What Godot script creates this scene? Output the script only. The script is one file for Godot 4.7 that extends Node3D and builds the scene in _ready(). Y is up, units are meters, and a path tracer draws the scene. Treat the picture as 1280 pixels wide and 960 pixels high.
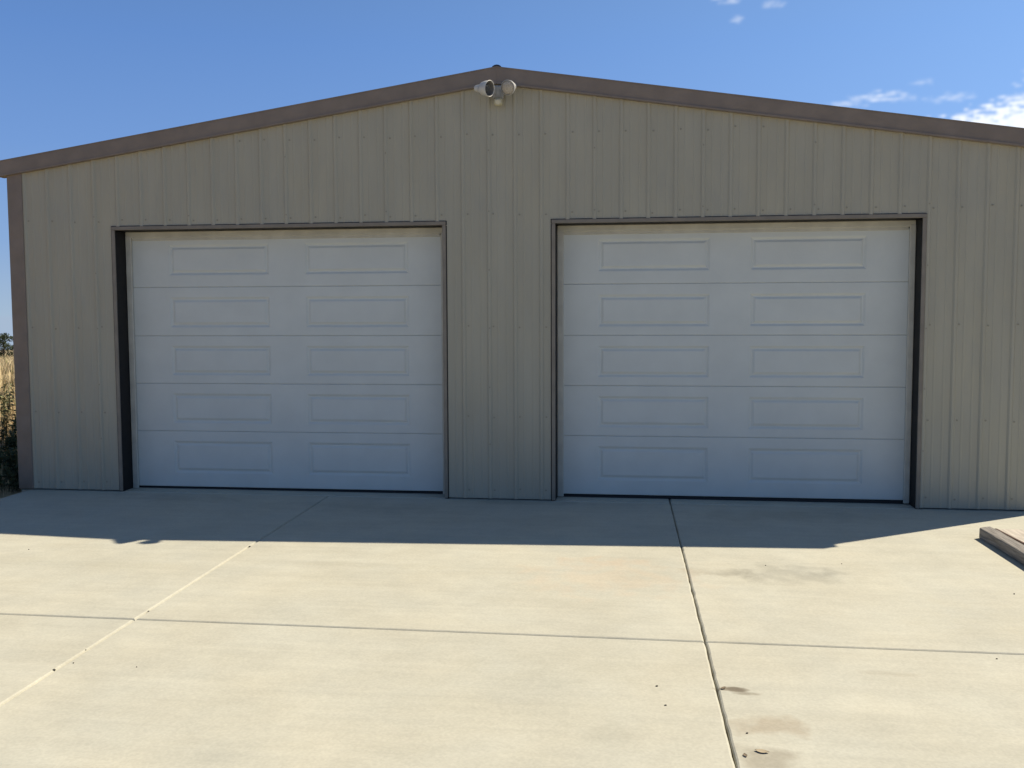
extends Node3D
# A steel garage with two white sectional doors, seen across its sunlit concrete apron.
# x runs along the front wall (0 under the ridge), y is up, the front wall stands at z = 0 and the camera looks along -z.

const SLOPE := 0.1487        # roof fall per metre
const RIDGE := 3.778         # top of the rake trim at the ridge
const HALF := 4.61           # half the width of the building
const DEPTH := 12.0
const PITCH := 0.2305        # spacing of the wall ribs
const RIB0 := -0.077
const X1 := -3.566
const X2 := -0.494
const X3 := 0.506
const X4 := 3.565
const HEAD := 2.44

var rng := RandomNumberGenerator.new()
var M := {}
var used := {}

# ---------------------------------------------------------------- helpers
func numbered(called: String) -> String:
	var n: int = used.get(called, 0)
	used[called] = n + 1
	return called if n == 0 else "%s_%03d" % [called, n]

func mb() -> SurfaceTool:
	var st := SurfaceTool.new()
	st.begin(Mesh.PRIMITIVE_TRIANGLES)
	st.set_smooth_group(-1)
	return st

func tri(st: SurfaceTool, a: Vector3, b: Vector3, c: Vector3, out: Vector3) -> void:
	if (c - a).cross(b - a).dot(out) < 0.0:
		var t := b
		b = c
		c = t
	st.add_vertex(a)
	st.add_vertex(b)
	st.add_vertex(c)

func quad(st: SurfaceTool, a: Vector3, b: Vector3, c: Vector3, d: Vector3, out: Vector3) -> void:
	tri(st, a, b, c, out)
	tri(st, a, c, d, out)

func cbox(st: SurfaceTool, c: Vector3, s: Vector3, b := 0.003, bas := Basis()) -> void:
	# a box with chamfered edges
	var h := s * 0.5
	b = minf(b, minf(h.x, minf(h.y, h.z)) * 0.6)
	var ax := [Vector3.RIGHT, Vector3.UP, Vector3.BACK]
	for i in 3:
		var j := (i + 1) % 3
		var k := (i + 2) % 3
		for s1 in [-1.0, 1.0]:
			var n: Vector3 = ax[i] * s1
			var f := []
			for q in [[-1, -1], [1, -1], [1, 1], [-1, 1]]:
				f.append(c + bas * (n * h[i] + ax[j] * (h[j] - b) * q[0] + ax[k] * (h[k] - b) * q[1]))
			quad(st, f[0], f[1], f[2], f[3], bas * n)
			for s2 in [-1.0, 1.0]:
				var m: Vector3 = ax[j] * s2
				var e := []
				for q in [[0, -1], [0, 1], [1, 1], [1, -1]]:
					var inn: Vector3 = n * (h[i] if q[0] == 0 else h[i] - b) + m * (h[j] - b if q[0] == 0 else h[j]) + ax[k] * (h[k] - b) * q[1]
					e.append(c + bas * inn)
				quad(st, e[0], e[1], e[2], e[3], bas * (n + m))
	for sx in [-1.0, 1.0]:
		for sy in [-1.0, 1.0]:
			for sz in [-1.0, 1.0]:
				var o := Vector3(sx, sy, sz)
				tri(st, c + bas * (o * Vector3(h.x, h.y - b, h.z - b)), c + bas * (o * Vector3(h.x - b, h.y, h.z - b)), c + bas * (o * Vector3(h.x - b, h.y - b, h.z)), bas * o)

func prism(st: SurfaceTool, poly: Array, z0: float, z1: float) -> void:
	# a polygon in x, y pulled from z0 to z1; it is convex
	var mid := Vector2.ZERO
	for p in poly:
		mid += p / poly.size()
	for i in poly.size():
		var a: Vector2 = poly[i]
		var b: Vector2 = poly[(i + 1) % poly.size()]
		var o := (a + b) * 0.5 - mid
		var nrm := Vector2((b - a).y, -(b - a).x)
		if nrm.dot(o) < 0:
			nrm = -nrm
		quad(st, Vector3(a.x, a.y, z0), Vector3(b.x, b.y, z0), Vector3(b.x, b.y, z1), Vector3(a.x, a.y, z1), Vector3(nrm.x, nrm.y, 0))
	for i in range(1, poly.size() - 1):
		tri(st, Vector3(poly[0].x, poly[0].y, z1), Vector3(poly[i].x, poly[i].y, z1), Vector3(poly[i + 1].x, poly[i + 1].y, z1), Vector3.BACK)
		tri(st, Vector3(poly[0].x, poly[0].y, z0), Vector3(poly[i].x, poly[i].y, z0), Vector3(poly[i + 1].x, poly[i + 1].y, z0), Vector3.FORWARD)

func lathe(st: SurfaceTool, prof: Array, at: Vector3, axis: Vector3, n := 28, smooth := true) -> void:
	# prof: [radius, distance along the axis]; normals are set by hand so that the turn is smooth and the profile's corners stay
	axis = axis.normalized()
	var u := axis.cross(Vector3.UP if absf(axis.y) < 0.9 else Vector3.RIGHT).normalized()
	var v := axis.cross(u)
	for i in prof.size() - 1:
		var p0: Array = prof[i]
		var p1: Array = prof[i + 1]
		var dr: float = p1[0] - p0[0]
		var dh: float = p1[1] - p0[1]
		var nr := Vector2(dh, -dr).normalized()
		for k in n:
			var a0 := TAU * k / n
			var a1 := TAU * (k + 1) / n
			var r0 := u * cos(a0) + v * sin(a0)
			var r1 := u * cos(a1) + v * sin(a1)
			var q := [at + axis * p0[1] + r0 * p0[0], at + axis * p1[1] + r0 * p1[0], at + axis * p1[1] + r1 * p1[0], at + axis * p0[1] + r1 * p0[0]]
			var nn := [r0 * nr.x + axis * nr.y, r0 * nr.x + axis * nr.y, r1 * nr.x + axis * nr.y, r1 * nr.x + axis * nr.y]
			var out: Vector3 = nn[0] + nn[2]
			for t in [[0, 1, 2], [0, 2, 3]]:
				var o: Array = t
				if (q[t[2]] - q[t[0]]).cross(q[t[1]] - q[t[0]]).dot(out) < 0:
					o = [t[0], t[2], t[1]]
				for w in o:
					if smooth:
						st.set_normal(nn[w])
					st.add_vertex(q[w])

func build(st: SurfaceTool, called: String, mat: Material, parent: Node = null, normals := true) -> MeshInstance3D:
	if normals:
		st.generate_normals()
	var o := MeshInstance3D.new()
	o.mesh = st.commit()
	o.mesh.surface_set_material(0, mat)
	o.cast_shadow = GeometryInstance3D.SHADOW_CASTING_SETTING_ON
	if parent == null:
		o.name = numbered(called)
		add_child(o, true)
	else:
		var n := 0
		for c in parent.get_children():
			if c.name == called or String(c.name).begins_with(called + "_0"):
				n += 1
		o.name = called if n == 0 else "%s_%03d" % [called, n]
		parent.add_child(o, true)
	return o

func tag(o: Node, label: String, category: String, group := "") -> Node:
	o.set_meta("label", label)
	o.set_meta("category", category)
	if group != "":
		o.set_meta("group", group)
	return o

func thing(called: String, label: String, category: String, at := Vector3.ZERO, group := "") -> Node3D:
	var o := Node3D.new()
	o.name = numbered(called)
	add_child(o, true)
	o.position = at
	tag(o, label, category, group)
	return o

func part_node(called: String, parent: Node, at := Vector3.ZERO) -> Node3D:
	var o := Node3D.new()
	o.name = called
	parent.add_child(o, true)
	o.position = at
	return o

func noise(freq: float, sd: int, octaves := 4) -> FastNoiseLite:
	var n := FastNoiseLite.new()
	n.noise_type = FastNoiseLite.TYPE_SIMPLEX_SMOOTH
	n.frequency = freq
	n.seed = sd
	n.fractal_octaves = octaves
	return n

func noise_tex(freq: float, sd: int, lo: Color, hi: Color, size := 512, octaves := 5) -> NoiseTexture2D:
	var t := NoiseTexture2D.new()
	t.width = size
	t.height = size
	t.seamless = true
	t.noise = noise(freq, sd, octaves)
	var g := Gradient.new()
	g.offsets = PackedFloat32Array([0.15, 0.85])
	g.colors = PackedColorArray([lo, hi])
	t.color_ramp = g
	return t

func normal_tex(freq: float, sd: int, strength: float, size := 512, octaves := 4) -> NoiseTexture2D:
	var t := NoiseTexture2D.new()
	t.width = size
	t.height = size
	t.seamless = true
	t.as_normal_map = true
	t.bump_strength = strength
	t.noise = noise(freq, sd, octaves)
	return t

func lin(r: float, g: float, b: float) -> Color:
	return Color(r, g, b).linear_to_srgb()

func paint(col: Color, rough: float, vary := 0.0, tscale := Vector3.ONE, sd := 1, nstr := 0.0, nfreq := 0.01, metal := 0.0) -> StandardMaterial3D:
	var m := StandardMaterial3D.new()
	m.albedo_color = col
	m.roughness = rough
	m.metallic = metal
	if vary > 0.0:
		m.albedo_texture = noise_tex(0.012, sd, Color(1 - vary, 1 - vary, 1 - vary), Color.WHITE)
	if nstr > 0.0:
		m.normal_enabled = true
		m.normal_texture = normal_tex(nfreq, sd + 7, nstr)
		m.normal_scale = 1.0
	m.uv1_triplanar = true
	m.uv1_world_triplanar = true
	m.uv1_scale = tscale
	return m

func gy(x: float, z: float) -> float:
	# top of the concrete, which falls away from the doors a little
	return -0.0019 * x - 0.008 * z

func roof_y(x: float) -> float:
	return RIDGE - SLOPE * absf(x)

func hill(x: float, z: float) -> float:
	# the ground: level round the building, then falling gently on every side
	var dx := maxf(absf(x) - 9.0, 0.0)
	var dz := maxf(absf(z + 1.0) - 14.0, 0.0)
	var r := sqrt(dx * dx + dz * dz)
	var f := 250.0 * (1.0 - exp(-r * r * 0.038 / (250.0 * (r + 6.0))))
	return -0.0019 * clampf(x, -9, 9) - 0.008 * clampf(z, 0, 13) - 0.055 - f

# ---------------------------------------------------------------- sky
func sky_material(sun: Vector3) -> PanoramaSkyMaterial:
	var w := 3072
	var h := 1536
	var bands := [[0.0, Vector3(0.30, 0.40, 0.52)], [4.0, Vector3(0.20, 0.325, 0.55)], [9.0, Vector3(0.14, 0.265, 0.54)], [15.0, Vector3(0.10, 0.212, 0.48)], [24.0, Vector3(0.072, 0.145, 0.31)], [45.0, Vector3(0.048, 0.088, 0.175)], [90.0, Vector3(0.050, 0.068, 0.110)]]
	var streak := noise(0.9, 21, 5)
	var cover := noise(1.6, 5, 3)
	# thin fair-weather clouds: azimuth (degrees right of -z), elevation, half width, half height, strength
	var known := [[20.8, 9.75, 3.3, 0.72, 1.9], [20.0, 10.75, 1.2, 0.2, 1.1], [12.9, 11.47, 1.3, 0.2, 0.62], [11.5, 11.25, 0.9, 0.17, 0.45], [14.3, 11.32, 0.7, 0.12, 0.35], [16.6, 11.15, 1.0, 0.17, 0.38], [17.2, 10.15, 0.6, 0.16, 0.6], [15.2, 12.0, 0.5, 0.12, 0.3], [5.2, 17.05, 0.9, 0.2, 0.6], [7.5, 16.62, 0.5, 0.17, 0.38], [5.5, 15.95, 0.3, 0.14, 0.35], [28.0, 11.5, 5.0, 1.2, 1.2], [38.0, 9.0, 6.0, 0.9, 1.1], [-62.0, 8.0, 6.0, 0.5, 0.8], [60.0, 14.0, 8.0, 1.0, 0.9]]
	var bytes := PackedFloat32Array()
	bytes.resize(w * h * 3)
	var i := 0
	for y in h:
		var el := 90.0 - (y + 0.5) * 180.0 / h
		var base := Vector3(0.30, 0.40, 0.52)      # haze below the line of the horizon
		if el >= 0.0:
			for b in bands.size() - 1:
				if el >= bands[b][0] and el <= bands[b + 1][0]:
					base = (bands[b][1] as Vector3).lerp(bands[b + 1][1], (el - bands[b][0]) / (bands[b + 1][0] - bands[b][0]))
		var ce := cos(deg_to_rad(el))
		var se := sin(deg_to_rad(el))
		for x in w:
			var c := base
			if el > -1.5:
				var az := (x + 0.5) / w * 360.0      # the picture begins at -z and runs to the right
				if az > 180.0:
					az -= 360.0
				var ra := deg_to_rad(az)
				var d := Vector3(sin(ra) * ce, se, -cos(ra) * ce)
				var g := maxf(d.dot(sun), 0.0)
				c += Vector3(0.50, 0.80, 1.20) * g * g * g * exp(-maxf(el, 0.0) / 24.0)
				if el > 0.5 and el < 30.0:
					var cl := 0.0
					for k in known:
						var ex: float = (az - k[0]) / k[2]
						var ey: float = (el - k[1]) / k[3]
						var q := ex * ex + ey * ey
						if q < 4.0:
							var nz := streak.get_noise_2d(az * 1.2, el * 7.0)
							cl = maxf(cl, clampf((1.0 - q * 0.55 + nz * 1.6) * k[4] * 0.85, 0.0, 1.0))
					if cl > 0.0:
						var sh := 0.93 + 0.1 * cover.get_noise_2d(az, el * 3.0)
						c = c.lerp(Vector3(0.93, 0.96, 1.0) * sh, cl * (0.9 if el < 10.7 else 0.66))
			bytes[i] = c.x
			bytes[i + 1] = c.y
			bytes[i + 2] = c.z
			i += 3
	var img := Image.create_from_data(w, h, false, Image.FORMAT_RGBF, bytes.to_byte_array())
	var m := PanoramaSkyMaterial.new()
	m.panorama = ImageTexture.create_from_image(img)
	return m

# ---------------------------------------------------------------- concrete
const CX0 := -4.6
const CX1 := 4.9
const CZ0 := -0.4
const CZ1 := 7.2

func concrete_material() -> StandardMaterial3D:
	var w := 2048
	var h := 1638
	var big := noise(0.006, 3, 4).get_image(w, h).get_data()
	var bw := noise(0.02, 9, 5).get_image(w, h).get_data()
	# strokes of the broom run along x: short noise, stretched sideways
	var si := noise(0.05, 14, 4).get_image(w / 16, h)
	si.resize(w, h, Image.INTERPOLATE_CUBIC)
	var st := si.get_data()
	var s2 := noise(0.02, 15, 3).get_image(w / 6, h)
	s2.resize(w, h, Image.INTERPOLATE_CUBIC)
	var st2 := s2.get_data()
	var fn := noise(0.55, 31, 2)
	fn.noise_type = FastNoiseLite.TYPE_VALUE
	var fine := fn.get_image(w, h).get_data()
	# stains and tints that belong to the slab: x, z, half sizes, strength, tint
	var spots := [
		[1.76, 4.54, 0.13, 0.10, 0.20, Vector3(0.62, 0.50, 0.40)], [1.72, 4.86, 0.12, 0.09, 0.22, Vector3(0.50, 0.44, 0.38)], [1.64, 4.18, 0.07, 0.02, 0.5, Vector3(0.42, 0.36, 0.30)], [1.71, 4.22, 0.05, 0.015, 0.25, Vector3(0.42, 0.36, 0.30)],
		[2.15, 2.20, 0.30, 0.20, 0.17, Vector3(0.55, 0.55, 0.55)], [1.75, 2.2, 0.22, 0.10, 0.14, Vector3(0.6, 0.58, 0.55)], [2.5, 2.15, 0.14, 0.06, 0.12, Vector3(0.55, 0.55, 0.55)], [1.04, 2.4, 0.45, 0.35, 0.10, Vector3(1.0, 0.80, 0.68)], [1.1, 2.0, 0.35, 0.08, 0.10, Vector3(1.0, 0.84, 0.75)],
		[1.1, 3.95, 0.5, 0.22, 0.09, Vector3(0.72, 0.72, 0.70)], [0.6, 4.3, 0.5, 0.3, 0.07, Vector3(0.72, 0.72, 0.70)], [1.12, 4.75, 0.1, 0.12, 0.09, Vector3(0.6, 0.6, 0.58)], [-0.6, 2.3, 0.6, 0.06, 0.10, Vector3(0.72, 0.70, 0.64)], [-2.6, 2.5, 0.8, 0.10, 0.07, Vector3(0.75, 0.75, 0.70)], [-2.2, 4.3, 0.3, 0.15, 0.07, Vector3(0.72, 0.72, 0.70)],
		[3.05, 3.0, 0.3, 0.25, 0.08, Vector3(0.75, 0.72, 0.66)], [2.4, 3.9, 0.12, 0.03, 0.14, Vector3(0.6, 0.55, 0.5)], [-1.0, 0.5, 0.8, 0.2, 0.10, Vector3(0.6, 0.6, 0.6)], [2.4, 0.4, 0.7, 0.2, 0.12, Vector3(0.6, 0.58, 0.56)], [-3.0, 0.25, 0.6, 0.14, 0.12, Vector3(0.6, 0.56, 0.52)], [0.3, 0.1, 0.5, 0.08, 0.14, Vector3(0.6, 0.58, 0.55)]]
	var out := PackedByteArray()
	out.resize(w * h * 3)
	var i := 0
	for y in h:
		var z := CZ0 + (CZ1 - CZ0) * (y + 0.5) / h
		var row := []
		for s in spots:
			if absf(z - s[1]) < s[3] * 1.8:
				row.append(s)
		for x in w:
			var p := y * w + x
			var v := 1.0 + (big[p] - 128) * 0.00022 + (bw[p] - 128) * 0.00016 + (st[p] - 128) * 0.00013 + (st2[p] - 128) * 0.00008 + (fine[p] - 128) * 0.00032
			var warm := (big[w * h - 1 - p] - 128) * 0.00005
			if fine[p] > 236 and bw[p] > 120:      # pores and grit
				v -= 0.10
			var c := Vector3(v + warm, v, v - warm * 1.6)
			if row.size() > 0:
				var px := CX0 + (CX1 - CX0) * (x + 0.5) / w
				for s in row:
					var ex: float = (px - s[0]) / s[2]
					var ez: float = (z - s[1]) / s[3]
					var q := ex * ex + ez * ez
					if q < 3.0:
						var a: float = clampf((1.0 - q * 0.5 + (bw[p] - 128) * 0.009) * s[4] * 1.15, 0, s[4] * 1.25)
						c = c.lerp(c * s[5], clampf(a, 0, 1))
			out[i] = int(clampf(214.0 * c.x, 0, 255))
			out[i + 1] = int(clampf(211.0 * c.y, 0, 255))
			out[i + 2] = int(clampf(193.0 * c.z, 0, 255))
			i += 3
	var img := Image.create_from_data(w, h, false, Image.FORMAT_RGB8, out)
	img.generate_mipmaps()
	var bump := si.duplicate() as Image
	bump.convert(Image.FORMAT_RGBA8)
	bump.bump_map_to_normal_map(1.6)
	var m := StandardMaterial3D.new()
	m.albedo_texture = ImageTexture.create_from_image(img)
	m.albedo_color = Color(0.86, 0.86, 0.86)
	m.roughness = 0.88
	m.normal_enabled = true
	m.normal_texture = ImageTexture.create_from_image(bump)
	m.normal_scale = 0.25
	return m

func slab_panel(parent: Node, called: String, mat: Material, corner: Array, jag: Array, thick := 0.12) -> void:
	# corner: four ground points (x, z) in order; jag: how ragged each of the four edges is; the edges are tooled round
	var st := mb()
	var ring := []
	var mid := Vector2.ZERO
	for c in corner:
		mid += c * 0.25
	for e in 4:
		var a: Vector2 = corner[e]
		var b: Vector2 = corner[(e + 1) % 4]
		var n := maxi(2, int(a.distance_to(b) / 0.07))
		var nrm := (b - a).orthogonal().normalized()
		for k in n:
			var t := float(k) / n
			var off := 0.0
			if k > 0:
				off = rng.randfn(0.0, 1.0) * jag[e]
			ring.append([a.lerp(b, t) + nrm * off, e, k])
	var lv := [[0.0, -thick], [0.0, -0.011], [0.004, -0.0045], [0.011, 0.0]]
	var pts := []
	for r in ring:
		var p: Vector2 = r[0]
		var line := []
		for l in lv:
			# pull inwards along both axes
			var q := Vector2(p.x - signf(p.x - mid.x) * l[0] * (1.0 if absf(p.x - mid.x) > absf(corner[0].x - mid.x) - 0.09 else 0.0), p.y - signf(p.y - mid.y) * l[0] * (1.0 if absf(p.y - mid.y) > absf(corner[0].y - mid.y) - 0.09 else 0.0))
			line.append(Vector3(q.x, gy(q.x, q.y) + l[1], q.y))
		pts.append(line)
	var cen := Vector3(mid.x, gy(mid.x, mid.y), mid.y)
	var put := func(v: Vector3) -> void:
		st.set_uv(Vector2((v.x - CX0) / (CX1 - CX0), (v.z - CZ0) / (CZ1 - CZ0)))
		st.add_vertex(v)
	for i in pts.size():
		var a: Array = pts[i]
		var b: Array = pts[(i + 1) % pts.size()]
		for l in 3:
			var out: Vector3 = (a[l] - cen) * Vector3(1, 0, 1) + Vector3(0, 0.3, 0)
			for t in [[a[l], b[l], b[l + 1]], [a[l], b[l + 1], a[l + 1]]]:
				if (t[2] - t[0]).cross(t[1] - t[0]).dot(out) < 0:
					t = [t[0], t[2], t[1]]
				for v in t:
					put.call(v)
		var tt := [cen, a[3], b[3]]
		if (tt[2] - tt[0]).cross(tt[1] - tt[0]).y < 0:
			tt = [tt[0], tt[2], tt[1]]
		for v in tt:
			put.call(v)
	st.generate_normals()
	st.generate_tangents()
	build(st, called, mat, parent, false)

func concrete() -> void:
	var mat := concrete_material()
	var apron := Node3D.new()
	apron.name = "concrete_apron"
	apron.set_meta("kind", "structure")
	add_child(apron)
	var jx := func(i: int, z: float) -> float:
		return [-4.515, -1.578 + 0.010 * z, 1.515 + 0.0155 * z, 4.66, 7.75][i]
	var jz := [0.003, 3.553, 7.1, 10.65]
	for i in 4:
		for k in 3:
			var z0: float = jz[k] + (0.003 if k > 0 else 0.0)
			var z1: float = jz[k + 1] - 0.003
			var gl := 0.0025 if i > 0 else 0.0
			if i == 2:
				gl = 0.003
			var gr := 0.003 if i == 1 else 0.0025
			slab_panel(apron, "slab_panel", mat, [Vector2(jx.call(i, z0) + gl, z0), Vector2(jx.call(i + 1, z0) - gr, z0), Vector2(jx.call(i + 1, z1) - gr, z1), Vector2(jx.call(i, z1) + gl, z1)],
				[0.0006, 0.0015 if i == 1 else 0.0008, 0.0006, 0.0015 if i == 2 else 0.0008])
	var floor_ := Node3D.new()
	floor_.name = "garage_floor"
	floor_.set_meta("kind", "structure")
	add_child(floor_)
	slab_panel(floor_, "floor_slab", mat, [Vector2(-4.6, -DEPTH), Vector2(1.508, -DEPTH), Vector2(1.508, -0.003), Vector2(-4.6, -0.003)], [0.0, 0.001, 0.001, 0.0])
	slab_panel(floor_, "floor_slab", mat, [Vector2(1.518, -DEPTH), Vector2(4.6, -DEPTH), Vector2(4.6, -0.003), Vector2(1.518, -0.003)], [0.0, 0.0, 0.001, 0.001])

# ---------------------------------------------------------------- the building
func rib_profile(from: float, to: float) -> Array:
	# points (x, z) of the ribbed sheet between two x: a tall rib at every pitch and two faint ones between
	var out := []
	var k0 := int(floor((from - RIB0) / PITCH)) - 1
	var k1 := int(ceil((to - RIB0) / PITCH)) + 1
	for k in range(k0, k1 + 1):
		var c := RIB0 + k * PITCH
		for p in [[-0.023, 0.0], [-0.010, 0.012], [-0.007, 0.0135], [0.007, 0.0135], [0.010, 0.012], [0.023, 0.0], [0.066, 0.0], [0.072, 0.003], [0.080, 0.003], [0.086, 0.0], [0.144, 0.0], [0.150, 0.003], [0.158, 0.003], [0.164, 0.0]]:
			var x: float = c + p[0]
			if x > from and x < to:
				out.append(Vector2(x, p[1]))
	return out

func profile_z(x: float) -> float:
	var f := fposmod(x - RIB0 + PITCH * 0.5, PITCH) - PITCH * 0.5
	return clampf((0.023 - absf(f)) / 0.013, 0.0, 1.0) * 0.012

func wall_sheet(parent: Node, from: float, to: float, lift: float, called := "wall_panel") -> void:
	var st := mb()
	var segs := [[-9.0, X1 - 0.004, false], [X1 - 0.004, X2 + 0.004, true], [X2 + 0.004, X3 - 0.004, false], [X3 - 0.004, X4 + 0.004, true], [X4 + 0.004, 9.0, false]]
	for s in segs:
		var a := maxf(from, s[0])
		var b := minf(to, s[1])
		if b - a < 0.001:
			continue
		var pr := [Vector2(a, profile_z(a))]
		pr.append_array(rib_profile(a, b))
		pr.append(Vector2(b, profile_z(b)))
		for i in pr.size() - 1:
			var p: Vector2 = pr[i]
			var q: Vector2 = pr[i + 1]
			var y0: float = HEAD + 0.004 if s[2] else gy(p.x, 0) + 0.012
			var y1: float = HEAD + 0.004 if s[2] else gy(q.x, 0) + 0.012
			quad(st, Vector3(p.x, y0, p.y + lift), Vector3(q.x, y1, q.y + lift), Vector3(q.x, roof_y(q.x) - 0.05, q.y + lift), Vector3(p.x, roof_y(p.x) - 0.05, p.y + lift), Vector3(0, 0, 1))
	var o := build(st, called, M.wall, parent)
	# screws beside the ribs, in rows where the girts run
	var sc := mb()
	var any := false
	var k0 := int(ceil((from - RIB0) / PITCH))
	for k in range(k0, int(floor((to - RIB0 - 0.04) / PITCH)) + 1):
		var x := RIB0 + k * PITCH + 0.038
		for y in [0.09, 0.75, 1.545, 2.53, 3.22]:
			var inside: bool = (x > X1 - 0.04 and x < X2 + 0.04) or (x > X3 - 0.04 and x < X4 + 0.04)
			if (inside and y < HEAD) or y > roof_y(x) - 0.2 or absf(x) > HALF - 0.17:
				continue
			var yy: float = y + rng.randf_range(-0.012, 0.012)
			lathe(sc, [[0.0088, 0.0], [0.0088, 0.0015], [0.0048, 0.002], [0.0048, 0.006], [0.0, 0.0065]], Vector3(x + rng.randf_range(-0.004, 0.004), yy, lift), Vector3.BACK, 6)
			any = true
	var y := 0.5
	while y < roof_y(from) - 0.3:      # stitch screws on the lap
		var inside: bool = (from > X1 - 0.04 and from < X2 + 0.04) or (from > X3 - 0.04 and from < X4 + 0.04)
		if from > -HALF + 0.2 and not (inside and y < HEAD):
			lathe(sc, [[0.0075, 0.0135], [0.0075, 0.015], [0.0042, 0.0155], [0.0042, 0.0195], [0.0, 0.02]], Vector3(from + 0.001, y + rng.randf_range(-0.01, 0.01), lift), Vector3.BACK, 6)
			any = true
		y += 0.515
	if any:
		var sm := build(sc, "screws", M.screw, o, false)
		sm.set_meta("kind", "stuff")

func garage_door(parent: Node, mid: float, xa: float, xb: float, called: String) -> void:
	var d := part_node(called, parent)
	var zf := -0.196
	var cuts := [2.375, 1.920, 1.464, 1.014, 0.561, 0.029]
	var left := xa + 0.03
	var right := xb - 0.03
	for s in 5:
		var top: float = cuts[s] - 0.0007
		var bot: float = cuts[s + 1] + 0.0007
		var e0 := bot + (0.135 if s == 4 else 0.082)
		var e1 := top - 0.098
		if s == 0:
			e1 = 2.312
			e0 = 2.036
		var rects := [[mid - 1.150, mid - 0.172, e0 - 0.006, e1 + 0.006], [mid + 0.172, mid + 1.150, e0 - 0.006, e1 + 0.006]]
		var st := mb()
		# the flat of the section round its two pressed panels, with a rolled edge above and below
		var xs := [left, rects[0][0], rects[0][1], rects[1][0], rects[1][1], right]
		for k in 5:
			var fill := [[bot, top]] if k % 2 == 0 else [[bot, rects[0][2]], [rects[0][3], top]]
			for f in fill:
				var lo: float = f[0]
				var hi: float = f[1]
				var ys := [lo]
				var zs := [0.0]
				if lo == bot:
					zs = [-0.004]
					ys.append(lo + 0.005)
					zs.append(0.0)
				if hi == top:
					ys.append(hi - 0.005)
					zs.append(0.0)
					ys.append(hi)
					zs.append(-0.004)
				else:
					ys.append(hi)
					zs.append(0.0)
				for j in ys.size() - 1:
					quad(st, Vector3(xs[k], ys[j], zf + zs[j]), Vector3(xs[k + 1], ys[j], zf + zs[j]), Vector3(xs[k + 1], ys[j + 1], zf + zs[j + 1]), Vector3(xs[k], ys[j + 1], zf + zs[j + 1]), Vector3(0, 0, 1))
		for r in rects:
			var lv := [[0.0, 0.0], [0.004, -0.001], [0.020, -0.0115], [0.025, -0.0125], [0.030, -0.0115], [0.047, -0.0015], [0.051, -0.001]]
			for l in lv.size() - 1:
				var a: Array = lv[l]
				var b: Array = lv[l + 1]
				var A := [Vector3(r[0] + a[0], r[2] + a[0], zf + a[1]), Vector3(r[1] - a[0], r[2] + a[0], zf + a[1]), Vector3(r[1] - a[0], r[3] - a[0], zf + a[1]), Vector3(r[0] + a[0], r[3] - a[0], zf + a[1])]
				var B := [Vector3(r[0] + b[0], r[2] + b[0], zf + b[1]), Vector3(r[1] - b[0], r[2] + b[0], zf + b[1]), Vector3(r[1] - b[0], r[3] - b[0], zf + b[1]), Vector3(r[0] + b[0], r[3] - b[0], zf + b[1])]
				for k in 4:
					quad(st, A[k], A[(k + 1) % 4], B[(k + 1) % 4], B[k], Vector3(0, 0, 1))
			var i := 0.051
			quad(st, Vector3(r[0] + i, r[2] + i, zf - 0.001), Vector3(r[1] - i, r[2] + i, zf - 0.001), Vector3(r[1] - i, r[3] - i, zf - 0.001), Vector3(r[0] + i, r[3] - i, zf - 0.001), Vector3(0, 0, 1))
		# back skin and ends give the section its thickness
		cbox(st, Vector3((left + right) * 0.5, (top + bot) * 0.5, zf - 0.034), Vector3(right - left, top - bot - 0.002, 0.044), 0.002)
		build(st, "door_section", M.door, d)
	var seal := mb()
	var g0 := gy(mid, zf)
	cbox(seal, Vector3((left + right) * 0.5, (cuts[5] + g0) * 0.5 - 0.003, zf - 0.03), Vector3(right - left, cuts[5] - g0 + 0.004, 0.04), 0.008)
	build(seal, "bottom_seal", M.rubber, d)
	# vinyl weather stops on both sides and above
	for sx in [[xa + 0.001, xa + 0.058], [xb - 0.052, xb - 0.001]]:
		var st := mb()
		cbox(st, Vector3((sx[0] + sx[1]) * 0.5, 1.205, zf + 0.016), Vector3(sx[1] - sx[0], 2.40, 0.024), 0.006)
		build(st, "weather_stop", M.vinyl, d)
	var st := mb()
	cbox(st, Vector3((xa + xb) * 0.5, 2.412, zf + 0.014), Vector3(xb - xa - 0.004, 0.056, 0.022), 0.006)
	cbox(st, Vector3((xa + xb) * 0.5, 2.372, zf + 0.008), Vector3(xb - xa - 0.12, 0.030, 0.010), 0.004)
	build(st, "weather_stop", M.vinyl, d)

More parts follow.
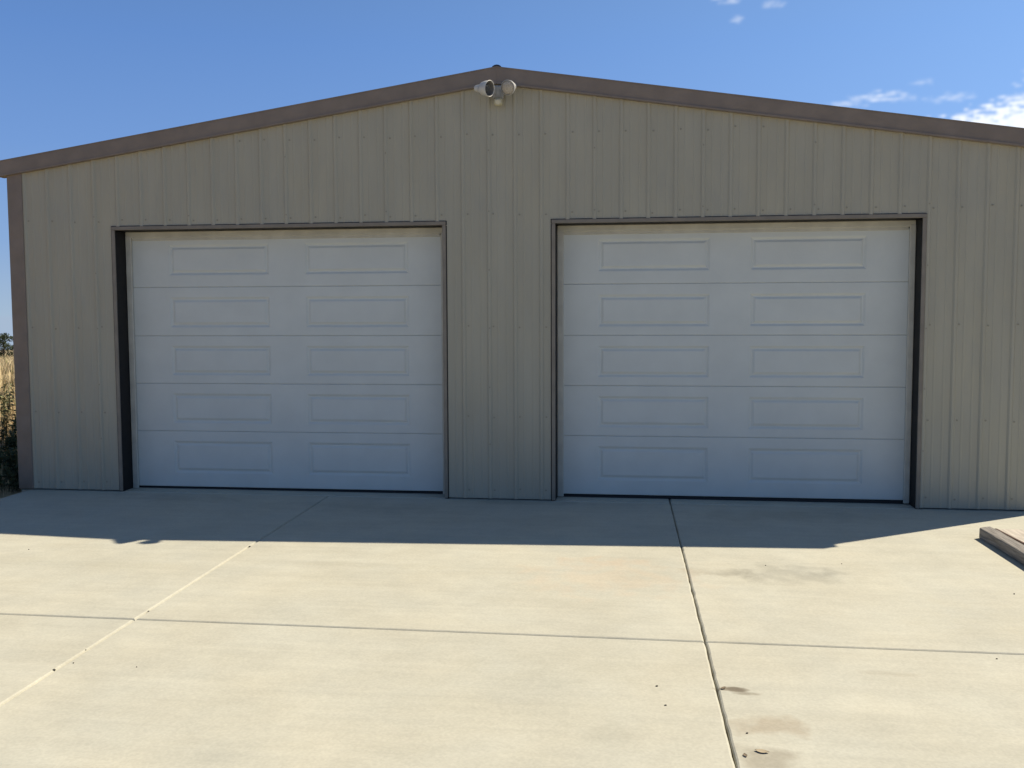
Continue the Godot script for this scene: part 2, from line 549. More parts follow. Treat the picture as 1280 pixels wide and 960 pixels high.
func opening(parent: Node, xa: float, xb: float) -> void:
	# returns of the opening (dark brown), then the narrow trim on the wall's face
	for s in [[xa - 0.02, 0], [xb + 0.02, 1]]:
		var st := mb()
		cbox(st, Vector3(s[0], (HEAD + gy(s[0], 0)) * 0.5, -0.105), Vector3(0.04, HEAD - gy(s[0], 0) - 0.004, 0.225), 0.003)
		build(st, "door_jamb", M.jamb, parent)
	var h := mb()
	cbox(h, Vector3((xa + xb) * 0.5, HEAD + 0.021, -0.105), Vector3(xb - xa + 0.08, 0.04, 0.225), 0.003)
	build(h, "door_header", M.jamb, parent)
	for s in [[xa, -1.0], [xb, 1.0]]:
		var t := mb()
		var c: float = s[0] + s[1] * 0.016
		cbox(t, Vector3(c, (HEAD + gy(c, 0)) * 0.5 + 0.004, 0.007), Vector3(0.032, HEAD - gy(c, 0) - 0.004, 0.018), 0.003)
		build(t, "opening_trim", M.frame_trim, parent)
	var t := mb()
	cbox(t, Vector3((xa + xb) * 0.5, HEAD + 0.018, 0.0085), Vector3(xb - xa + 0.064, 0.034, 0.021), 0.003)
	build(t, "opening_trim", M.frame_trim, parent)

func building() -> void:
	var b := thing("metal_garage", "long beige ribbed steel garage with brown trim and two white sectional doors", "garage")
	# ribbed sheets of the front wall, four ribs wide, each lapping the next
	var w := PITCH * 4
	var k := int(floor((-HALF - RIB0) / w))
	while RIB0 + k * w < HALF:
		var a := maxf(RIB0 + k * w, -HALF)
		var e := minf(RIB0 + (k + 1) * w + 0.016, HALF)
		wall_sheet(b, a, e, 0.0012 * (absi(k) % 2))
		k += 1
	# frame behind the sheets: posts and girts close the wall without showing
	var core := mb()
	for s in [[-HALF + 0.02, X1 - 0.045], [X2 + 0.045, X3 - 0.045], [X4 + 0.045, HALF - 0.02]]:
		cbox(core, Vector3((s[0] + s[1]) * 0.5, HEAD * 0.5, -0.115), Vector3(s[1] - s[0], HEAD - 0.04, 0.2), 0.002)
	prism(core, [Vector2(-HALF + 0.02, HEAD + 0.045), Vector2(HALF - 0.02, HEAD + 0.045), Vector2(HALF - 0.02, roof_y(HALF) - 0.08), Vector2(0, RIDGE - 0.08), Vector2(-HALF + 0.02, roof_y(HALF) - 0.08)], -0.215, -0.015)
	build(core, "wall_framing", M.jamb, b)
	# side and back walls
	for sx in [-1.0, 1.0]:
		var n := 13
		for i in n:
			var st := mb()
			var z0 := -DEPTH * i / n
			var z1 := -DEPTH * (i + 1) / n
			var step := (z1 - z0) / 4
			var last := Vector2(z0, 0.019)
			for r in 4:
				for p in [[0.10, 0.0], [0.45, 0.0], [0.5, 0.003], [0.55, 0.0], [0.90, 0.0], [0.96, 0.017], [1.0, 0.019]]:
					var q := Vector2(z0 + step * (r + p[0]), p[1])
					quad(st, Vector3(sx * (HALF - 0.03 + last.y), 0.0, last.x), Vector3(sx * (HALF - 0.03 + q.y), 0.0, q.x), Vector3(sx * (HALF - 0.03 + q.y), roof_y(HALF) - 0.03, q.x), Vector3(sx * (HALF - 0.03 + last.y), roof_y(HALF) - 0.03, last.x), Vector3(sx, 0, 0))
					last = q
			build(st, "wall_panel", M.wall, b)
	var back := mb()
	prism(back, [Vector2(-HALF + 0.03, 0.0), Vector2(HALF - 0.03, 0.0), Vector2(HALF - 0.03, roof_y(HALF) - 0.03), Vector2(0, RIDGE - 0.03), Vector2(-HALF + 0.03, roof_y(HALF) - 0.03)], -DEPTH - 0.02, -DEPTH + 0.02)
	build(back, "back_wall", M.wall, b)
	# doors in their openings
	opening(b, X1, X2)
	opening(b, X3, X4)
	garage_door(b, -2.0, X1, X2, "garage_door")
	garage_door(b, 2.02, X3, X4, "garage_door_001")
	# corner trims
	for sx in [-1.0, 1.0]:
		var st := mb()
		var y1 := roof_y(HALF) - 0.10
		cbox(st, Vector3(sx * (HALF - 0.073), (y1 + gy(sx * HALF, 0)) * 0.5 + 0.005, 0.014), Vector3(0.148, y1 - gy(sx * HALF, 0) - 0.008, 0.024), 0.005)
		cbox(st, Vector3(sx * (HALF - 0.006), (y1 + gy(sx * HALF, 0)) * 0.5 + 0.005, -0.074), Vector3(0.024, y1 - gy(sx * HALF, 0) - 0.008, 0.148), 0.005)
		build(st, "corner_trim", M.trim, b)
	# roof sheets
	for sx in [-1.0, 1.0]:
		var n := 13
		for i in n:
			var st := mb()
			var z0 := 0.02 - (DEPTH + 0.1) * i / n
			var z1 := 0.02 - (DEPTH + 0.1) * (i + 1) / n
			var ex := HALF + 0.085
			prism(st, [Vector2(0, RIDGE - 0.030), Vector2(sx * ex, roof_y(ex) - 0.030), Vector2(sx * ex, roof_y(ex) - 0.012), Vector2(0, RIDGE - 0.012)], z1 + 0.001, z0)
			for r in 4:
				var zc := lerpf(z0, z1, (r + 0.5) / 4)
				prism(st, [Vector2(0, RIDGE - 0.012), Vector2(sx * ex, roof_y(ex) - 0.012), Vector2(sx * ex, roof_y(ex) + 0.004), Vector2(0, RIDGE + 0.004)], zc - 0.02, zc + 0.02)
			build(st, "roof_panel", M.roof, b)
	# rake trims along both slopes of the gable
	var ew := HALF + 0.07
	for sx in [-1.0, 1.0]:
		var st := mb()
		prism(st, [Vector2(sx * 0.0005, RIDGE), Vector2(sx * ew, roof_y(ew)), Vector2(sx * ew, roof_y(ew) - 0.137), Vector2(sx * 0.0005, RIDGE - 0.137)], -0.05, 0.046)
		prism(st, [Vector2(sx * 0.0005, RIDGE + 0.010), Vector2(sx * ew, roof_y(ew) + 0.010), Vector2(sx * ew, roof_y(ew) + 0.0005), Vector2(sx * 0.0005, RIDGE + 0.0005)], -0.12, 0.050)
		prism(st, [Vector2(sx * 0.0005, RIDGE - 0.122), Vector2(sx * ew, roof_y(ew) - 0.122), Vector2(sx * ew, roof_y(ew) - 0.1375), Vector2(sx * 0.0005, RIDGE - 0.1375)], 0.0465, 0.056)
		build(st, "rake_trim", M.trim, b)
		var g := mb()     # gutter-like eave trim along the side
		cbox(g, Vector3(sx * (HALF + 0.055), roof_y(HALF + 0.05) - 0.075, -DEPTH * 0.5 - 0.08), Vector3(0.04, 0.12, DEPTH - 0.05), 0.004)
		build(g, "eave_trim", M.trim, b)
	# ridge cap with a rolled crown
	var rc := mb()
	var roll := []
	for i in 9:
		var a := PI * i / 8
		roll.append(Vector2(0.046 * cos(a), RIDGE - 0.004 + 0.034 * sin(a)))
	prism(rc, roll, -DEPTH - 0.08, 0.03)
	build(rc, "ridge_cap", M.cap, b)
	for sx in [-1.0, 1.0]:
		var fl := mb()
		prism(fl, [Vector2(sx * 0.03, RIDGE + 0.0105 - SLOPE * 0.03), Vector2(sx * 0.17, roof_y(0.17) + 0.0105), Vector2(sx * 0.17, roof_y(0.17) + 0.013), Vector2(sx * 0.03, RIDGE + 0.013 - SLOPE * 0.03)], -DEPTH - 0.08, 0.0)
		build(fl, "ridge_flashing", M.trim, b)

func security_light() -> void:
	var t := thing("security_light", "twin-headed motion floodlight under the gable peak", "floodlight", Vector3(0.018, 3.565, 0.02))
	var st := mb()
	cbox(st, Vector3(0, 0.0, 0.03), Vector3(0.092, 0.112, 0.058), 0.012)
	for i in 5:
		cbox(st, Vector3(-0.03 + i * 0.015, 0.004, 0.0605), Vector3(0.006, 0.086, 0.007), 0.002)
	build(st, "junction_box", M.lamp_grey, t)
	# motion sensor on its swivel
	st = mb()
	cbox(st, Vector3(0.002, -0.085, 0.052), Vector3(0.072, 0.066, 0.062), 0.014)
	lathe(st, [[0.012, 0.0], [0.012, 0.03]], Vector3(0, -0.062, 0.045), Vector3.UP, 14, false)
	var s := build(st, "motion_sensor", M.lamp_cream, t)
	st = mb()
	lathe(st, [[0.028, -0.02], [0.027, 0.004], [0.018, 0.012], [0.0, 0.015]], Vector3(0.002, -0.09, 0.082), Vector3(0.1, -0.35, 1), 20)
	build(st, "sensor_lens", M.sensor_lens, s, false)
	# left head: a bell holder turned to the right, its mouth dark
	var ax := Vector3(0.88, -0.14, 0.48)
	var n := part_node("lamp_head", t, Vector3(-0.112, 0.010, 0.155))
	st = mb()
	lathe(st, [[0.0, -0.085], [0.024, -0.083], [0.030, -0.06], [0.034, -0.035], [0.054, -0.005], [0.064, 0.03], [0.067, 0.066], [0.069, 0.070], [0.066, 0.072], [0.062, 0.066]], Vector3.ZERO, ax, 32)
	build(st, "lamp_shade", M.lamp_white, n, false)
	st = mb()
	lathe(st, [[0.062, 0.066], [0.058, 0.03], [0.040, 0.0], [0.0, -0.01]], Vector3.ZERO, ax, 32)
	build(st, "shade_inside", M.lamp_dark, n, false)
	st = mb()
	lathe(st, [[0.018, -0.02], [0.024, 0.012], [0.034, 0.036], [0.030, 0.046], [0.0, 0.05]], Vector3.ZERO, ax, 24)
	build(st, "bulb", M.bulb_dark, n, false)
	st = mb()
	lathe(st, [[0.011, 0.0], [0.011, 0.085]], Vector3(0.0, -0.004, -0.045), Vector3(0.75, 0, -0.6), 12)
	build(st, "swivel_arm", M.lamp_grey, n, false)
	# right head: reflector bulb facing out and down, a little to the left
	ax = Vector3(-0.28, -0.28, 0.9)
	n = part_node("lamp_head_001", t, Vector3(0.108, 0.010, 0.165))
	st = mb()
	lathe(st, [[0.0, -0.115], [0.026, -0.112], [0.030, -0.075], [0.036, -0.055], [0.052, -0.026], [0.062, 0.008], [0.064, 0.022], [0.060, 0.027]], Vector3.ZERO, ax, 32)
	build(st, "lamp_shade", M.lamp_white, n, false)
	st = mb()
	lathe(st, [[0.060, 0.024], [0.057, 0.016], [0.051, 0.012]], Vector3.ZERO, ax, 32)
	build(st, "rim", M.lamp_grey, n, false)
	st = mb()
	lathe(st, [[0.058, 0.018], [0.048, 0.028], [0.030, 0.034], [0.0, 0.037]], Vector3.ZERO, ax, 32)
	build(st, "lens", M.bulb_lens, n, false)
	st = mb()
	lathe(st, [[0.011, 0.0], [0.011, 0.085]], Vector3(0.012, -0.004, -0.06), Vector3(-0.8, 0, -0.45), 12)
	build(st, "swivel_arm", M.lamp_grey, n, false)

func timbers() -> void:
	# a squared grey timber lying on the slab, running out of the picture on the right
	var o := Vector3(3.741, gy(3.8, 1.04), 1.035)
	var t := thing("timber", "grey weathered square timber lying on the sunlit slab beside the right-hand wall", "timber", o)
	var st := mb()
	var n := 26
	var L := 2.6
	var prev := []
	var nz := noise(1.3, 77, 3)
	for i in n + 1:
		var z := L * i / n
		var ring := []
		var wdt := 0.108
		var hgt := 0.079
		for p in [[0.0, 0.004], [0.0, hgt - 0.010], [0.004, hgt - 0.003], [0.012, hgt], [wdt * 0.5, hgt + 0.001], [wdt - 0.012, hgt], [wdt - 0.003, hgt - 0.004], [wdt, hgt - 0.012], [wdt, 0.004], [wdt * 0.5, 0.003]]:
			var j := nz.get_noise_3d(p[0] * 30, p[1] * 30, z * 9) * 0.003
			ring.append(Vector3(p[0] + j + z * 0.028 - (0.05 * p[0] if i == 0 else 0.0), p[1] + j * (1.0 if p[1] > 0.02 else 0.0), z - (p[0] * 0.55 if i == 0 else 0.0)))
		if i > 0:
			for k in ring.size():
				var k2 := (k + 1) % ring.size()
				quad(st, prev[k], prev[k2], ring[k2], ring[k], (prev[k] + prev[k2]) * 0.5 - Vector3(wdt * 0.5 + z * 0.028, hgt * 0.5, z))
		if i == 0 or i == n:
			for k in range(1, ring.size() - 1):
				tri(st, ring[0], ring[k], ring[k + 1], Vector3(0, 0, -1 if i == 0 else 1))
		prev = ring
	build(st, "beam", M.timber, t)
	# a thin board behind it
	t = thing("board", "flat pale board with a rusty brown edge lying behind the grey timber", "board", Vector3(3.985, gy(4.0, 0.8), 0.84))
	st = mb()
	cbox(st, Vector3(0.09, 0.016, 0.9), Vector3(0.18, 0.028, 1.8), 0.003, Basis(Vector3.UP, 0.06))
	build(st, "plank", M.board, t)
	st = mb()
	cbox(st, Vector3(-0.010, 0.0180, 0.905), Vector3(0.018, 0.034, 1.8), 0.002, Basis(Vector3.UP, 0.06))
	build(st, "edge_strip", M.rust, t)

# ---------------------------------------------------------------- ground and plants
func terrain() -> void:
	var n := 150
	var c := []
	for i in n + 1:
		var s := 2.0 * i / n - 1.0
		c.append(signf(s) * (6.0 * absf(s) + 2594.0 * pow(absf(s), 4.2)))
	var rough := noise(0.02, 8, 4)
	var st := mb()
	var at := func(i: int, k: int) -> Vector3:
		var x: float = c[i]
		var z: float = c[k]
		var far := clampf((Vector2(x, z).length() - 14.0) / 60.0, 0, 1)
		return Vector3(x, hill(x, z) + rough.get_noise_2d(x, z) * 0.5 * far, z)
	for i in n:
		for k in n:
			quad(st, at.call(i, k), at.call(i + 1, k), at.call(i + 1, k + 1), at.call(i, k + 1), Vector3.UP)
	var o := build(st, "ground", M.field)
	o.set_meta("kind", "structure")

func blade(st: SurfaceTool, at: Vector3, yaw: float, lean: float, h: float, w: float, col: Color, curl := 0.5) -> void:
	var side := Vector3(cos(yaw), 0, sin(yaw))
	var dir := Vector3(-sin(yaw), 0, cos(yaw))
	var pts := []
	for i in 4:
		var t := i / 3.0
		pts.append(at + Vector3.UP * h * t * (1.0 - 0.25 * lean * t) + dir * h * lean * (t * 0.4 + curl * t * t))
	for i in 3:
		var w0 := w * (1.0 - i / 3.0)
		var w1 := w * (1.0 - (i + 1) / 3.0)
		st.set_color(col)
		quad(st, pts[i] - side * w0, pts[i] + side * w0, pts[i + 1] + side * w1, pts[i + 1] - side * w1, dir)

func grass() -> void:
	# tufts of dry grass: a few kinds, strewn over the field with plain random places
	var kinds := []
	for v in 4:
		var st := mb()
		for i in 16:
			var a := rng.randf() * TAU
			var r := sqrt(rng.randf()) * 0.13
			blade(st, Vector3(cos(a) * r, -0.02, sin(a) * r), rng.randf() * TAU, rng.randf_range(0.1, 0.7), rng.randf_range(0.22, 0.55), rng.randf_range(0.003, 0.006), Color.WHITE)
		for i in 4:        # seed heads on thin stalks
			var a := rng.randf() * TAU
			var p := Vector3(cos(a), 0, sin(a)) * 0.07
			var h := rng.randf_range(0.45, 0.7)
			blade(st, p, rng.randf() * TAU, 0.15, h, 0.002, Color.WHITE)
			blade(st, p + Vector3(0.0, h * 0.8, 0.0), rng.randf() * TAU, 0.3, 0.13, 0.008, Color(1.1, 1.0, 0.9))
		st.generate_normals()
		kinds.append(st.commit())
	var places := [[], [], [], []]
	var tries := 66000
	var patch := noise(0.16, 41, 3)
	for i in tries:
		var near := rng.randf() < 0.5
		var x: float
		var z: float
		if near:
			x = -4.75 - pow(rng.randf(), 1.3) * 12.0
			z = rng.randf_range(-16.0, 6.0)
		else:
			x = -4.9 - pow(rng.randf(), 0.8) * 75.0
			z = 8.0 - pow(rng.randf(), 0.8) * 105.0
		if i % 4 == 3 and rng.randf() < 0.85:      # the field beyond the right side of the slab
			x = 8.1 + pow(rng.randf(), 1.4) * 60.0
			z = 6.0 - pow(rng.randf(), 1.2) * 70.0
		if patch.get_noise_2d(x, z) < rng.randf_range(-0.75, -0.05):
			continue
		places[i % 4].append(Vector3(x, hill(x, z), z))
	var o := Node3D.new()
	o.name = "dry_grass"
	o.set_meta("kind", "stuff")
	tag(o, "tall golden dry grass covering the open field beside the garage", "grass")
	add_child(o)
	for v in 4:
		var mm := MultiMesh.new()
		mm.transform_format = MultiMesh.TRANSFORM_3D
		mm.use_colors = true
		mm.mesh = kinds[v]
		mm.instance_count = places[v].size()
		for i in places[v].size():
			var p: Vector3 = places[v][i]
			var s := rng.randf_range(0.6, 1.25) * clampf(0.30 + (absf(p.x) - 5.0) * 0.22, 0.30, 1.0)
			mm.set_instance_transform(i, Transform3D(Basis(Vector3.UP, rng.randf() * TAU).scaled(Vector3(s, s * rng.randf_range(0.8, 1.2), s)), p))
			var g := rng.randf()
			var col := Color(0.78, 0.64, 0.43).lerp(Color(0.60, 0.48, 0.29), g)
			if rng.randf() < 0.12:
				col = Color(0.20, 0.21, 0.09)
			mm.set_instance_color(i, col)
		var mi := MultiMeshInstance3D.new()
		mi.name = "tufts" if v == 0 else "tufts_%03d" % v
		mi.multimesh = mm
		mi.material_override = M.straw
		mi.set_meta("kind", "stuff")
		o.add_child(mi, true)

func weed_bush(at: Vector3, h: float, spread: float, stems: int, leaf: float, label: String, cols: Array, group := "") -> void:
	var t := thing("weed_bush", label, "weed", at, group)
	var st := mb()
	var lf := mb()
	for i in stems:
		var a := rng.randf() * TAU
		var tip := Vector3(cos(a), 0, sin(a)) * spread * sqrt(rng.randf()) + Vector3.UP * h * rng.randf_range(0.55, 1.0)
		var root := Vector3(cos(a), 0, sin(a)) * spread * 0.15
		var side := Vector3(-sin(a), 0, cos(a)) * 0.004
		var prev := root
		for k in 7:
			var s := (k + 1) / 7.0
			var p := root.lerp(tip, s) + Vector3(0, 0.12 * h * sin(s * PI), 0)
			quad(st, prev - side, prev + side, p + side, p - side, Vector3(cos(a), 0.2, sin(a)))
			for q in 7:
				var lp := prev.lerp(p, rng.randf())
				var d := Vector3(rng.randf_range(-1, 1), rng.randf_range(-0.4, 0.9), rng.randf_range(-1, 1)).normalized()
				var u := d.cross(Vector3(rng.randf_range(-1, 1), 1, rng.randf_range(-1, 1))).normalized()
				var ll := leaf * rng.randf_range(0.6, 1.3)
				lf.set_color((cols[rng.randi() % cols.size()] as Color) * rng.randf_range(0.8, 1.15))
				var m1 := lp + d * ll * 0.45 + u * ll * 0.2
				var m2 := lp + d * ll * 0.45 - u * ll * 0.2
				var e := lp + d * ll - Vector3.UP * ll * 0.15
				tri(lf, lp, m1, e, Vector3.UP)
				tri(lf, lp, e, m2, Vector3.UP)
			prev = p
	build(st, "stems", M.stem, t)
	var f := build(lf, "foliage", M.leaf, t)
	f.set_meta("kind", "stuff")

func tree(at: Vector3, h: float, r: float, label: String, sd: int) -> void:
	rng.seed = sd
	var t := thing("tree", label, "tree", at, "trees on the far edge of the field")
	var st := mb()
	var top := Vector3(rng.randf_range(-0.3, 0.3), h * 0.6, rng.randf_range(-0.3, 0.3))
	lathe(st, [[h * 0.03, -0.4], [h * 0.024, h * 0.25], [h * 0.012, h * 0.62]], Vector3.ZERO, top, 9)
	var lf := mb()
	var clumps := []
	for i in 26:
		var a := rng.randf() * TAU
		var e := rng.randf_range(0.12, 1.0)
		var rr := r * sqrt(1.0 - pow(absf(e - 0.5) * 1.7, 2.0)) * rng.randf_range(0.35, 1.0)
		clumps.append([Vector3(cos(a) * rr, h * e * 0.93, sin(a) * rr), r * rng.randf_range(0.22, 0.42)])
		var b := Vector3(0, h * e * 0.5, 0)
		var d: Vector3 = clumps[i][0] - b
		lathe(st, [[h * 0.008, 0.0], [h * 0.003, d.length()]], b, d, 5)
	for c in clumps:
		for k in 110:
			var d := Vector3(rng.randfn(), rng.randfn(), rng.randfn()).normalized() * pow(rng.randf(), 0.4)
			var p: Vector3 = c[0] + d * c[1] * Vector3(1, 0.8, 1)
			var u := Vector3(rng.randfn(), rng.randfn(), rng.randfn()).normalized()
			var w := u.cross(Vector3(rng.randfn(), rng.randfn(), rng.randfn())).normalized()
			var s := rng.randf_range(0.12, 0.26)
			lf.set_color(Color(0.055, 0.075, 0.035) * rng.randf_range(0.7, 1.4))
			tri(lf, p - u * s, p + u * s, p + w * s, Vector3.UP)
	build(st, "trunk", M.bark, t, false)
	var f := build(lf, "crown", M.leaf, t)
	f.set_meta("kind", "stuff")

func small_bits() -> void:
	# grit and dead leaves lying about on the slab
	var stones := [
		[-1.553, 1.90, 0.016, "dark pebble on the left joint just past the shadow's edge"], [-1.538, 3.41, 0.011, "dark pebble on the left joint by the crossing of the joints"],
		[-1.545, 4.04, 0.007, "small speck of grit on the left joint below the crossing"], [-1.542, 4.317, 0.013, "dark pebble on the left joint nearest the picture's left edge"],
		[-1.497, 4.227, 0.008, "small pebble just right of the left joint"], [-1.164, 4.24, 0.007, "lone speck of grit on the middle slab near the left joint"],
		[1.312, 4.185, 0.010, "dark pebble left of the right joint, the farther of the pair"], [1.345, 4.397, 0.009, "dark pebble left of the right joint, the nearer of the pair"],
		[1.664, 4.638, 0.009, "dark pebble beside the brown stain right of the right joint"], [2.072, 2.004, 0.008, "small pebble on the grey smudge just past the shadow"],
		[2.581, 1.905, 0.008, "small pebble near the corner of the garage's shadow"], [-3.093, 2.167, 0.008, "speck of grit on the far left slab near the shadow's edge"],
		[3.46, 2.495, 0.010, "small pebble on the slab in front of the grey timber"], [2.966, 3.64, 0.008, "small pebble beside the cross joint at the right"]]
	for s in stones:
		var st := mb()
		var r: float = s[2] * 0.55
		var ph := rng.randf() * 9.0
		var pt := func(a: float, e: float) -> Vector3:
			var k := r * (1.0 + 0.22 * sin(a * 2 + ph) + 0.12 * sin(a * 3 + e * 4 + ph * 2))
			return Vector3(cos(a) * cos(e) * k, sin(e) * k * 0.65 + r * 0.35, sin(a) * cos(e) * k * 0.8)
		for i in 8:
			for j in 4:
				var a0 := TAU * i / 8
				var a1 := TAU * (i + 1) / 8
				var e0 := -1.2 + 2.77 * j / 4
				var e1 := -1.2 + 2.77 * (j + 1) / 4
				var q := [pt.call(a0, e0), pt.call(a1, e0), pt.call(a1, e1), pt.call(a0, e1)]
				quad(st, q[0], q[1], q[2], q[3], q[0] + q[2])
		var o := build(st, "pebble", M.pebble)
		o.position = Vector3(s[0], gy(s[0], s[1]) - (0.004 if absf(s[0] + 1.54) < 0.02 else 0.0), s[1])
		tag(o, s[3], "pebble", "grit scattered on the concrete")
	for s in [[1.703, 4.80, 0.055, 1.3, "pale curled dead leaf on the stained slab right of the right joint"], [1.635, 4.84, 0.03, 0.2, "small dark dead leaf beside the right joint"], [1.61, 4.175, 0.035, 2.6, "dark dead leaf in the smear right of the right joint"]]:
		var st := mb()
		var L: float = s[2]
		for k in 6:
			var t0 := k / 6.0
			var t1 := (k + 1) / 6.0
			var f := func(t: float, side: float) -> Vector3:
				var wv: float = L * 0.28 * sin(PI * clampf(t * 0.94 + 0.03, 0, 1)) * side
				return Vector3(wv, 0.002 + L * (0.04 * absf(side) + 0.10 * (t - 0.5) * (t - 0.5)), (t - 0.5) * L)
			quad(st, f.call(t0, 0.0), f.call(t0, 1.0), f.call(t1, 1.0), f.call(t1, 0.0), Vector3.UP)
			quad(st, f.call(t0, 0.0), f.call(t0, -1.0), f.call(t1, -1.0), f.call(t1, 0.0), Vector3.UP)
		var o := build(st, "dead_leaf", M.dead_leaf if s[2] < 0.05 else M.pale_leaf)
		o.position = Vector3(s[0], gy(s[0], s[1]) + 0.001, s[1])
		o.rotation.y = s[3]
		tag(o, s[4], "leaf", "dead leaves by the right joint")

# ---------------------------------------------------------------- all of it
func _ready() -> void:
	rng.seed = 4711
	var cam := Camera3D.new()
	cam.name = "camera"
	cam.transform = Transform3D(Basis(Vector3.UP, 0.1268) * Basis(Vector3.RIGHT, -0.0711) * Basis(Vector3.BACK, -0.0039), Vector3(1.2128, 1.654, 8.5704))
	cam.fov = 42.87
	cam.near = 0.05
	cam.far = 6000.0
	add_child(cam)
	cam.current = true
	var to_sun := Vector3(0.687, 1.0, -0.465).normalized()
	var env := Environment.new()
	env.background_mode = Environment.BG_SKY
	env.sky = Sky.new()
	env.sky.sky_material = sky_material(to_sun)
	env.background_energy_multiplier = 1.0
	env.tonemap_mode = Environment.TONE_MAPPER_LINEAR
	env.tonemap_exposure = 1.25
	env.sdfgi_enabled = true
	env.ssao_enabled = true
	env.ssil_enabled = true
	var we := WorldEnvironment.new()
	we.name = "sky_and_air"
	we.environment = env
	add_child(we)
	var sun := DirectionalLight3D.new()
	sun.name = "sun"
	sun.light_energy = 1.6
	sun.light_color = Color(1.0, 0.95, 0.86)
	sun.light_angular_distance = 0.5
	sun.shadow_enabled = true
	sun.transform.basis = Basis.looking_at(-to_sun, Vector3.UP)
	add_child(sun)

	# materials
	M.wall = paint(lin(0.385, 0.364, 0.286), 0.5, 0.035, Vector3(0.5, 0.12, 0.5), 2, 3.0, 0.006)
	M.trim = paint(lin(0.222, 0.178, 0.142), 0.5, 0.08, Vector3(0.6, 0.6, 0.6), 3, 2.0, 0.008)
	M.cap = paint(lin(0.03, 0.035, 0.05), 0.6)
	M.roof = paint(lin(0.22, 0.17, 0.145), 0.45, 0.1, Vector3(0.3, 0.3, 0.3), 5)
	M.frame_trim = paint(lin(0.235, 0.205, 0.165), 0.5, 0.1, Vector3(0.8, 0.8, 0.8), 17)
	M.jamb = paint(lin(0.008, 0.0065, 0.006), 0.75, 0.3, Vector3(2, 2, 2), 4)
	M.door = paint(lin(0.60, 0.625, 0.59), 0.5, 0.025, Vector3(0.4, 0.4, 0.4), 6, 0.5, 0.02)
	M.vinyl = paint(lin(0.55, 0.53, 0.45), 0.55, 0.08, Vector3(0.8, 0.8, 0.8), 8)
	M.rubber = paint(lin(0.012, 0.012, 0.014), 0.7)
	M.screw = paint(lin(0.275, 0.26, 0.205), 0.5, 0.0, Vector3.ONE, 1, 0.0, 0.01, 0.2)
	M.lamp_white = paint(lin(0.62, 0.61, 0.57), 0.45, 0.12, Vector3(3, 3, 3), 12)
	M.lamp_grey = paint(lin(0.36, 0.37, 0.37), 0.5, 0.15, Vector3(4, 4, 4), 13)
	M.lamp_cream = paint(lin(0.50, 0.46, 0.30), 0.5, 0.1, Vector3(4, 4, 4), 16)
	M.lamp_dark = paint(lin(0.17, 0.17, 0.17), 0.5)
	M.sensor_lens = paint(lin(0.52, 0.50, 0.40), 0.25)
	M.bulb_dark = paint(lin(0.06, 0.065, 0.07), 0.12)
	M.bulb_lens = paint(lin(0.55, 0.50, 0.42), 0.18, 0.25, Vector3(9, 9, 9), 19, 5.0, 0.05)
	M.timber = paint(lin(0.30, 0.275, 0.245), 0.9, 0.28, Vector3(7, 7, 0.5), 22, 6.0, 0.03)
	M.board = paint(lin(0.58, 0.52, 0.44), 0.85, 0.15, Vector3(5, 5, 0.5), 23, 4.0, 0.03)
	M.rust = paint(lin(0.14, 0.075, 0.05), 0.8, 0.35, Vector3(6, 6, 2), 24)
	M.field = paint(Color.WHITE, 0.95)
	M.field.albedo_texture = noise_tex(0.02, 33, lin(0.26, 0.20, 0.11), lin(0.50, 0.39, 0.22), 1024, 6)
	M.field.uv1_scale = Vector3(0.06, 0.06, 0.06)
	M.straw = StandardMaterial3D.new()
	M.straw.vertex_color_use_as_albedo = true
	M.straw.roughness = 0.8
	M.straw.backlight = Color(0.5, 0.44, 0.30)
	M.straw.cull_mode = BaseMaterial3D.CULL_DISABLED
	M.leaf = M.straw.duplicate()
	M.leaf.backlight = Color(0.2, 0.25, 0.12)
	M.stem = paint(lin(0.12, 0.11, 0.05), 0.8)
	M.bark = paint(lin(0.08, 0.065, 0.05), 0.9)
	M.pebble = paint(lin(0.09, 0.08, 0.065), 0.85)
	M.dead_leaf = paint(lin(0.17, 0.13, 0.085), 0.8)
	M.pale_leaf = paint(lin(0.40, 0.33, 0.22), 0.8)
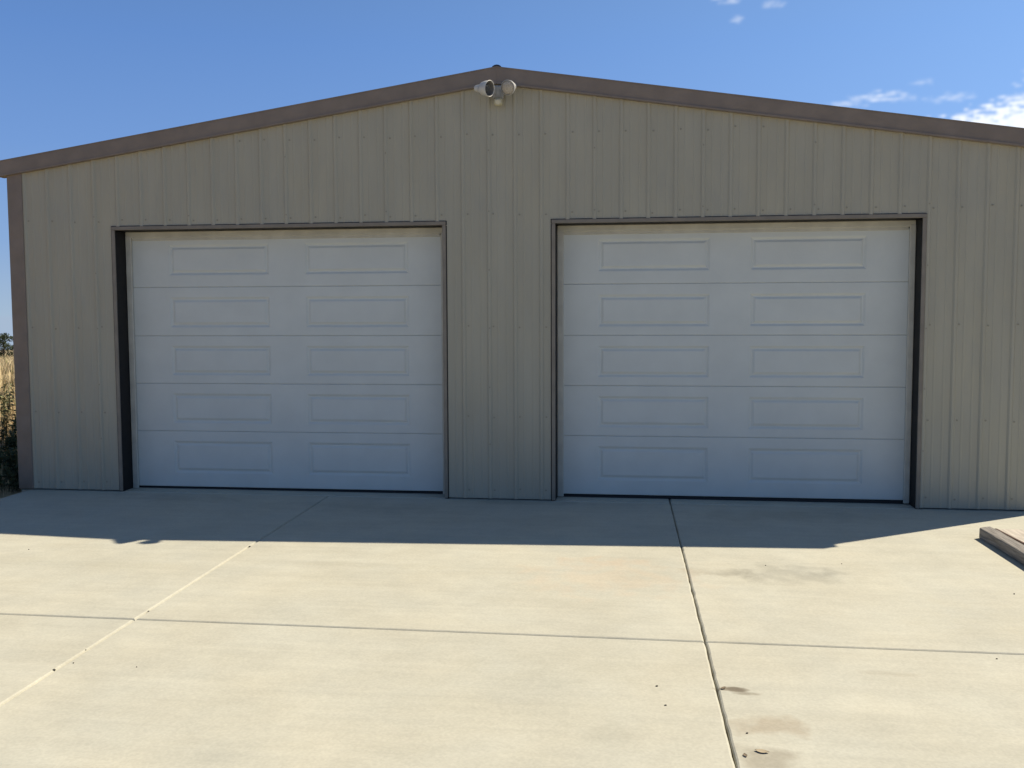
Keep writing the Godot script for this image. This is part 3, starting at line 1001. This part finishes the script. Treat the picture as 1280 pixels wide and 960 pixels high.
	M.dead_leaf.cull_mode = BaseMaterial3D.CULL_DISABLED
	M.pale_leaf.cull_mode = BaseMaterial3D.CULL_DISABLED

	terrain()
	concrete()
	building()
	security_light()
	timbers()
	grass()
	var green := [Color(0.06, 0.08, 0.032), Color(0.085, 0.10, 0.042), Color(0.042, 0.06, 0.024)]
	var olive := [Color(0.24, 0.235, 0.11), Color(0.18, 0.19, 0.09), Color(0.36, 0.31, 0.16), Color(0.13, 0.15, 0.065)]
	weed_bush(Vector3(-5.15, hill(-5.1, -0.75), -0.75), 0.42, 0.42, 34, 0.055, "dark green weed growing in the shade at the garage's left corner", green, "weeds by the left wall")
	weed_bush(Vector3(-5.75, hill(-5.7, -1.35), -1.35), 0.5, 0.5, 36, 0.055, "dark green weed in the shade behind the corner weed", green, "weeds by the left wall")
	weed_bush(Vector3(-6.6, hill(-6.6, -2.6), -2.6), 0.9, 0.55, 46, 0.06, "olive green bushy weed with its top in the sun beside the garage's brown corner trim", olive, "weeds by the left wall")
	weed_bush(Vector3(-7.6, hill(-7.6, -3.3), -3.3), 0.7, 0.5, 36, 0.06, "olive green weed among dry grass at the picture's left edge", olive, "weeds by the left wall")
	weed_bush(Vector3(-4.82, hill(-4.8, -0.15), -0.15), 0.26, 0.3, 30, 0.045, "low dark weed at the foot of the brown corner trim, closest to the slab", green, "weeds by the left wall")
	weed_bush(Vector3(-5.0, hill(-5.0, 0.35), 0.35), 0.24, 0.34, 30, 0.045, "low dark weed along the slab's left edge in the garage's shadow", green, "weeds by the left wall")
	tree(Vector3(-121.0, hill(-121, -178) - 0.2, -178.0), 5.2, 2.6, "dark green round tree at the field's far edge, beside the garage's corner trim", 101)
	tree(Vector3(-127.5, hill(-127.5, -178) - 0.2, -177.0), 5.6, 3.0, "dark green broad tree at the field's far edge, cut by the picture's left edge", 102)
	tree(Vector3(-124.5, hill(-124, -190) - 0.2, -190.0), 4.4, 2.6, "low bushy tree behind the two trees at the field's far edge", 103)
	rng.seed = 99
	small_bits()
